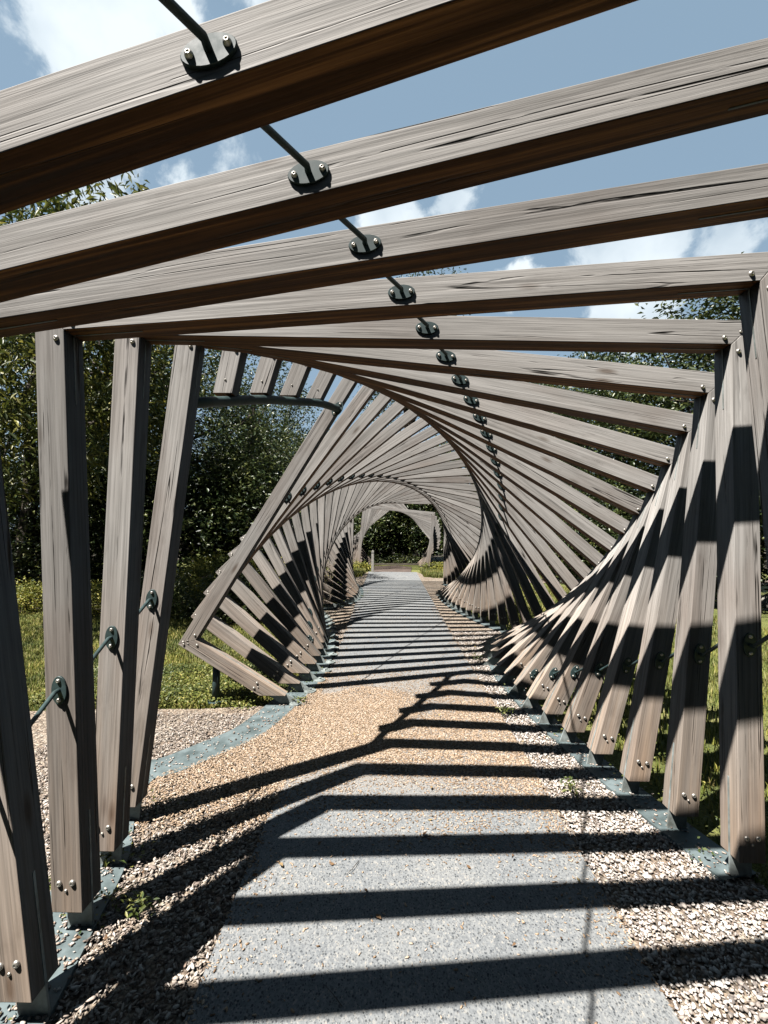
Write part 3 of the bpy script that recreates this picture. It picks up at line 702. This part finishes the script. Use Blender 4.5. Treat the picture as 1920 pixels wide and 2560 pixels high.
make_tree('broadleaf_tree', (-4.2, 28.5, 0), 9, 3.4, 4.8, .25, .17, 330, 55, M_LEAFM, 'tree left of the far tunnel end', TB, 21, .42, .5, cz=4.0)
make_tree('broadleaf_tree', (.3, 26.8, 0), 7.0, 3.2, 3.9, .25, .17, 600, 70, M_LEAF, 'dark dense tree filling the far end of the tunnel', TB, 22, .42, .42, cz=3.0)
make_tree('broadleaf_tree', (4.0, 28.0, 0), 9.5, 3.6, 5.0, .25, .17, 330, 55, M_LEAF, 'dark tree right of the far tunnel end', TB, 23, .42, .5, cz=4.2)
make_tree('broadleaf_tree', (1.2, 34.0, 0), 20.5, 4.5, 6.5, .4, .22, 300, 55, M_LEAFM, 'tallest far tree, its top showing above the overhead beams', TB, 24, .42, .7)
make_tree('broadleaf_tree', (-8.0, 28, 0), 12.0, 4.6, 6, .3, .2, 300, 50, M_LEAFM, 'broad tree behind the left lawn trees', TB, 25, .42, .6, cz=5.5)
k = 0
for (x, y, h, rx) in [(-14, 3, 9, 4.0), (-15.5, -5, 9, 4.2), (-11, -13, 9.5, 4.4), (-3, -16, 10, 4.6), (6, -14, 10, 4.6), (13, -7, 10, 4.4), (14, 0.5, 10, 4.2)]:  # out-of-view trees added to block sky light and deepen the shadows
    make_tree('broadleaf_tree', (x, y, 0), h, rx, h*.5, .25, .3, 240, 30, M_LEAF, '%s of the unseen trees added behind the viewpoint to block sky light' % ['first', 'second', 'third', 'fourth', 'fifth', 'sixth', 'seventh'][k], 'unseen trees added to block sky behind the viewpoint', 200+k, .5, .55, cz=h*.5); k += 1
TR = 'tall hedge trees on the right of the tunnel'
for i, (x, y, h, rx, lab) in enumerate([(9.4, 8.6, 7.2, 2.6, 'nearest hedge tree on the right, its top seen beside the right posts'), (9.2, 12.6, 8.9, 2.8, 'second hedge tree on the right, behind the overhead beams'),
                                        (8.4, 16.4, 9.3, 2.8, 'third hedge tree on the right, between beams and posts'), (8.0, 20.5, 10.2, 3.0, 'fourth hedge tree on the right, near the far tunnel'),
                                        (7.4, 25.0, 11.6, 3.2, 'farthest hedge tree on the right, beyond the far tunnel'), (10.2, 5.4, 6.6, 2.4, 'hedge tree at the right edge behind the nearest right posts')]):
    make_tree('hedge_tree', (x, y, 0), h, rx, h*.5, .16, .15, 420, 60, M_LEAFM if i % 2 else M_LEAF, lab, TR, 40+i, .42, .32, cz=h*.5)

for i, (x, y, h, rx, lab) in enumerate([(-10.5, 12.5, 3.4, 2.2, 'tall bush low at the far left under the dark tree'), (-8.0, 12.0, 3.6, 2.0, 'tall dark bush between the leftmost posts'), (-5.9, 11.8, 3.8, 1.9, 'tall dark bush between the second and third left posts'),
                                        (-4.1, 12.4, 3.6, 1.7, 'tall dark bush filling the side opening'), (-5.0, 16.8, 3.4, 1.9, 'tall bush behind the lower corner frames'), (-6.8, 15.5, 5.0, 2.6, 'tall green bush behind the others on the left'), (-11.5, 16.5, 6.0, 3.4, 'tall bush at the back of the left garden'), (-5.2, 24.0, 5.0, 2.4, 'tall bush left of the far tunnel')]):
    make_tree('tall_bush', (x, y, 0), h, rx, h*.56, .07, .12, 300, 60, M_LEAF if i % 3 else M_LEAFM, lab, 'tall bushes under the left trees', 120+i, .42, .26, cz=h*.44, cat='bush')
for i, (x, y, h, rx, lab) in enumerate([(-.9, 25.4, 3.6, 1.7, 'dark dense bush low at the far end of the path'), (1.6, 25.6, 3.8, 1.8, 'dark bush at the far end, right of the path line'), (3.8, 24.6, 4.2, 1.9, 'dark bush right of the far tunnel foot'),
                                        (7.6, 11.5, 3.0, 1.8, 'tall bush on the right lawn below the nearer hedge trees'), (7.0, 15.5, 3.2, 1.9, 'tall bush on the right lawn farther along'), (6.6, 19.0, 3.6, 1.9, 'tall bush on the right near the clearing'), (9.5, 7.0, 2.6, 1.7, 'tall bush at the right edge behind the pale boulders'), (11.8, 9.2, 3.6, 2.4, 'tall bush at the far right behind the boulders')]):
    make_tree('tall_bush', (x, y, 0), h, rx, h*.56, .07, .13, 320, 60, M_LEAF if i != 4 else M_LEAFM, lab, 'tall bushes on the right and far side', 320+i, .42, .28, cz=h*.44, cat='bush')
def shrub(name, loc, rx, ry, h, mat_, label, group, seed, nclump=90, nper=60, ls=.05, clump=.10, cat='shrub'):
    root = empty(name, loc); tag(root, label, cat, group)
    r = np.random.default_rng(seed); P = []
    while len(P) < nclump:
        d = r.normal(0, 1, 3); d /= np.linalg.norm(d); d[2] = abs(d[2]); q = .9*(.55+.45*r.random()**.5)
        P.append((d[0]*rx*q, d[1]*ry*q, max(.06, d[2]*h*q)))
    V, F = leaves(np.array(P), ls, nper, clump, seed=seed, aspect=.45); me = np_mesh('foliage', V, F); me.materials.append(mat_); share('foliage', me, root, Matrix.Identity(4))
    bm = bmesh.new(); rr_ = random.Random(seed)
    for k in range(9):
        t_ = P[rr_.randrange(len(P))]; tm = tube_mesh([(0, 0, -.03), (t_[0]*.4, t_[1]*.4, t_[2]*.5), t_], [.016, .011, .004], 5); bm.from_mesh(tm); bpy.data.meshes.remove(tm)
    me = bpy.data.meshes.new('stems'); bm.to_mesh(me); bm.free(); me.materials.append(M_BARK); share('stems', me, root, Matrix.Identity(4)); return root
SG = 'shrubs along the left planting bed'
shrub('shrub', (-5.9, 8.6, 0), .6, .6, .62, M_SHRUB, 'low yellow green shrub just right of the leftmost post', SG, 61)
shrub('shrub', (-7.4, 9.0, 0), .7, .7, .55, M_SHRUB, 'low yellow shrub at the left edge of the lawn', SG, 62)
shrub('shrub', (-4.5, 8.5, 0), .9, .7, .85, M_LEAFM, 'dark rounded shrub seen between the left posts', SG, 63, 150, 70)
shrub('shrub', (-2.95, 8.4, 0), .85, .7, 1.0, M_LEAF, 'dark shrub in the side opening left of the corner frame', SG, 64, 150, 70)
shrub('shrub', (-3.6, 9.7, 0), 1.5, .7, 1.25, M_SHRUB, 'bright yellow green shrub behind the dark shrubs in the opening', SG, 65, 170, 70)
shrub('shrub', (-2.2, 10.8, 0), .9, .7, 1.2, M_SHRUB, 'bright shrub behind the pointed corner frame', SG, 66, 110, 70)
shrub('flower_shrub', (-2.35, 8.9, 0), .5, .5, .8, M_FLOWER, 'white flowering shrub beside the pointed corner frame', SG, 67, 40, 26, .06)
# low plants around the clearing
k = 0
for (x, y, rx, h, m_, lab) in [(-1.75, 19.2, .9, .42, M_SHRUB, 'low green plants left of the mulch by the bollard'), (-2.8, 18.9, .8, .45, M_SHRUB, 'low plants at the foot of the far tunnel left post'),
                               (1.9, 19.2, .9, .38, M_SHRUB, 'low green plants right of the mulch'), (2.9, 18.9, .8, .4, M_SHRUB, 'low plants at the foot of the far tunnel right post'),
                               (-.2, 24.4, 2.2, .5, M_LEAFM, 'ground plants under the far dark tree')]:
    shrub('low_plant', (x, y, 0), rx, .5, h, m_, lab, 'low plants around the clearing', 80+k, 70, 55, .07, .09, 'plant'); k += 1

# bollard by the clearing
bo = empty('bollard', (-.83, 18.35, 0)); tag(bo, 'pale square wooden bollard at the far end of the path', 'bollard')
me = prism([(-.05, -.02), (.05, -.02), (.05, .86), (0, .90), (-.05, .86)], -.05, .05, .006); me.materials.append(M_POST); share('post', me, bo, Matrix.Identity(4))
me = prism([(-.056, .78), (.056, .78), (.056, .80), (-.056, .80)], -.056, .056, 0); me.materials.append(M_GREEN); share('band', me, bo, Matrix.Identity(4))

# boulders on the right lawn
for i, (x, y, s_, lab) in enumerate([(7.75, 8.7, .30, 'pale boulder on the right lawn nearest the posts'), (8.6, 10.0, .36, 'pale boulder farther back on the right lawn'), (7.0, 7.7, .18, 'small pale boulder low at the right edge')]):
    bm = bmesh.new(); bmesh.ops.create_icosphere(bm, subdivisions=3, radius=1)
    for v in bm.verts:
        d = 1+.22*mnoise.noise(v.co*1.5+Vector((i*7, 0, 0)))+.08*mnoise.noise(v.co*4); v.co = Vector((v.co.x*s_*1.3, v.co.y*s_, v.co.z*s_*.75))*d
    for f in bm.faces: f.smooth = True
    me = bpy.data.meshes.new('boulder'); bm.to_mesh(me); bm.free(); o = link('boulder', me, [M_STONE]); o.location = (x, y, s_*.45); tag(o, lab, 'boulder', 'boulders on the right lawn')

# grass blades on the lawns
def grass(name, P, hmin, hmax, label, seed, mat_=M_GRASS, w=.004, lean=.5):
    r = np.random.default_rng(seed); n = len(P); h = r.uniform(hmin, hmax, n)[:, None]
    a = r.uniform(0, 2*np.pi, n); d = np.stack([np.cos(a), np.sin(a), np.zeros(n)], -1); wv = np.stack([-d[:, 1], d[:, 0], np.zeros(n)], -1)*(w*r.uniform(.7, 1.6, n))[:, None]
    b = np.concatenate([P, np.full((n, 1), -.03)], 1); le = r.uniform(.1, lean, n)[:, None]
    mid = b+np.array([0, 0, 1])*h*.6+d*h*le*.35; tip = b+np.array([0, 0, 1])*h+d*h*le
    V = np.stack([b-wv, b+wv, mid+wv*.8, mid-wv*.8, tip], 1).reshape(-1, 3); i = np.arange(n)*5
    F = np.stack([np.stack([i, i+1, i+2], -1), np.stack([i, i+2, i+3], -1), np.stack([i+3, i+2, i+4], -1)], 1).reshape(-1, 3)
    me = np_mesh(name, V, F); o = link(name, me, [mat_]); tag(o, label, 'grass', kind='stuff'); return o
P = scatter(240000, -8.5, -.9, 3.9, 9.6)
side_y = np.interp(P[:, 0], [-9, -4.5, -2.6, -1.75, -1.3], [2.9, 3.85, 4.08, 4.12, 4.2])
flx = np.interp(P[:, 1], [p[1] for p in FLO], [p[0] for p in FLO])
P = P[(P[:, 1] > side_y) & (P[:, 0] < flx-.02) & (rng.random(len(P)) < np.clip(1.7-.17*P[:, 1], .25, 1))]
grass('grass', P, .018, .055, 'short sunlit lawn seen through the side opening', 5)
P = scatter(70000, 1.7, 6.5, 1.6, 14)
frx = np.interp(P[:, 1], [p[1] for p in FR], [p[0] for p in FR]); P = P[(P[:, 0] > frx+.02)]
grass('grass', P, .03, .09, 'lawn outside the right hand posts', 6)
P = np.concatenate([scatter(9000, -3.2, -1.15, 16.6, 18.8), scatter(9000, 1.15, 3.4, 16.6, 18.8)])
grass('grass', P, .08, .2, 'rough grass either side of the path at the clearing', 7, w=.008)
# fallen leaves and twigs
M_DRY = island_mat('dry_leaves', [(0, (.10, .055, .03)), (.6, (.24, .15, .08)), (1, (.34, .27, .13))], .8, .1, .2, clumpy=False)
P = scatter(150, -1.6, 1.7, 1.3, 8.0); c = np.concatenate([P, np.full((len(P), 1), .012)], 1)
V, F = leaves(c, .032, 1, .001, up=3, aspect=.5, seed=71); V[:, 2] = np.clip(V[:, 2], .006, .03)
o = link('fallen_leaves', np_mesh('fallen_leaves', V, F), [M_DRY]); tag(o, 'small dry fallen leaves scattered over path and gravel', 'leaves', kind='stuff')
bm = bmesh.new(); rt = random.Random(8)
for k in range(46):
    x, y, a, L = rt.uniform(-1.3, 1.6), rt.uniform(1.4, 6.5), rt.uniform(0, 6.3), rt.uniform(.03, .10)
    q = [Vector((x+math.cos(a)*L*t_+rt.uniform(-.006, .006), y+math.sin(a)*L*t_+rt.uniform(-.006, .006), .006+.006*math.sin(t_*3))) for t_ in (0, .33, .66, 1)]
    tm = tube_mesh(q, [.0018, .0016, .0013, .0008], 5); bm.from_mesh(tm); bpy.data.meshes.remove(tm)
me = bpy.data.meshes.new('twigs'); bm.to_mesh(me); bm.free(); o = link('twigs', me, [M_BARK]); tag(o, 'thin dry twigs scattered over path and gravel', 'twigs', kind='stuff')
# creeping weeds at feet, ground cover leaves
def weeds(name, P, size, per, label, seed, spread=.05, cat='weeds', kind='stuff', mat_=M_WEED):
    c = np.concatenate([P, np.full((len(P), 1), .02)], 1); V, F = leaves(c, size, per, spread, up=1.2, aspect=.6, seed=seed); V[:, 2] = np.maximum(V[:, 2]*.9, .002)
    me = np_mesh(name, V, F); o = link(name, me, [mat_]); tag(o, label, cat, kind=kind); return o
LP = []
for i, (x, y) in enumerate(FLO):
    if -3 <= i-9 <= 6 or 12 <= i-9 <= 34:
        for _ in range(5): LP.append((x+rng.normal(-.05, .14), y+rng.normal(0, .1)))
for i, (x, y) in enumerate(FR):
    if 0 <= i-9 <= 34:
        for _ in range(9): LP.append((x+rng.normal(.28, .2), y+rng.normal(0, .1)))
weeds('creeping_weeds', np.array(LP), .02, 20, 'creeping weeds among the post feet on both sides', 31)
P = scatter(2600, -3.4, -1.3, 4.15, 5.3); weeds('ground_cover', P, .028, 7, 'leafy ground cover at the near edge of the lawn', 33, .04)
for i, (x, y, lab) in enumerate([(1.12, 2.86, 'small rosette weed in the right gravel, nearest the viewer'), (1.0, 4.05, 'spiky weed clump at the right edge of the path'), (1.08, 5.7, 'little weed tuft farther along the right edge of the path'),
                                 (-.86, 4.25, 'weed clump at the end of the steel strip by the corner frame'), (-1.05, 1.92, 'little clover plant beside the left gravel and post foot'), (-1.33, 2.2, 'weed tuft at the foot of the second left post')]):
    root = empty('weed_plant', (x, y, 0)); tag(root, lab, 'plant', 'weeds beside the path')
    n_ = 26; a = rng.uniform(0, 2*np.pi, n_); rad = rng.uniform(.0, .07, n_)
    c = np.stack([np.cos(a)*rad, np.sin(a)*rad, .02+rng.uniform(0, .05, n_)], -1)
    V, F = leaves(c, .035, 2, .012, up=.6, aspect=.35, seed=90+i); V[:, 2] = np.maximum(V[:, 2], .003); me = np_mesh('weed', V, F); me.materials.append(M_WEED); share('foliage', me, root, Matrix.Identity(4))
bpy.context.view_layer.update()
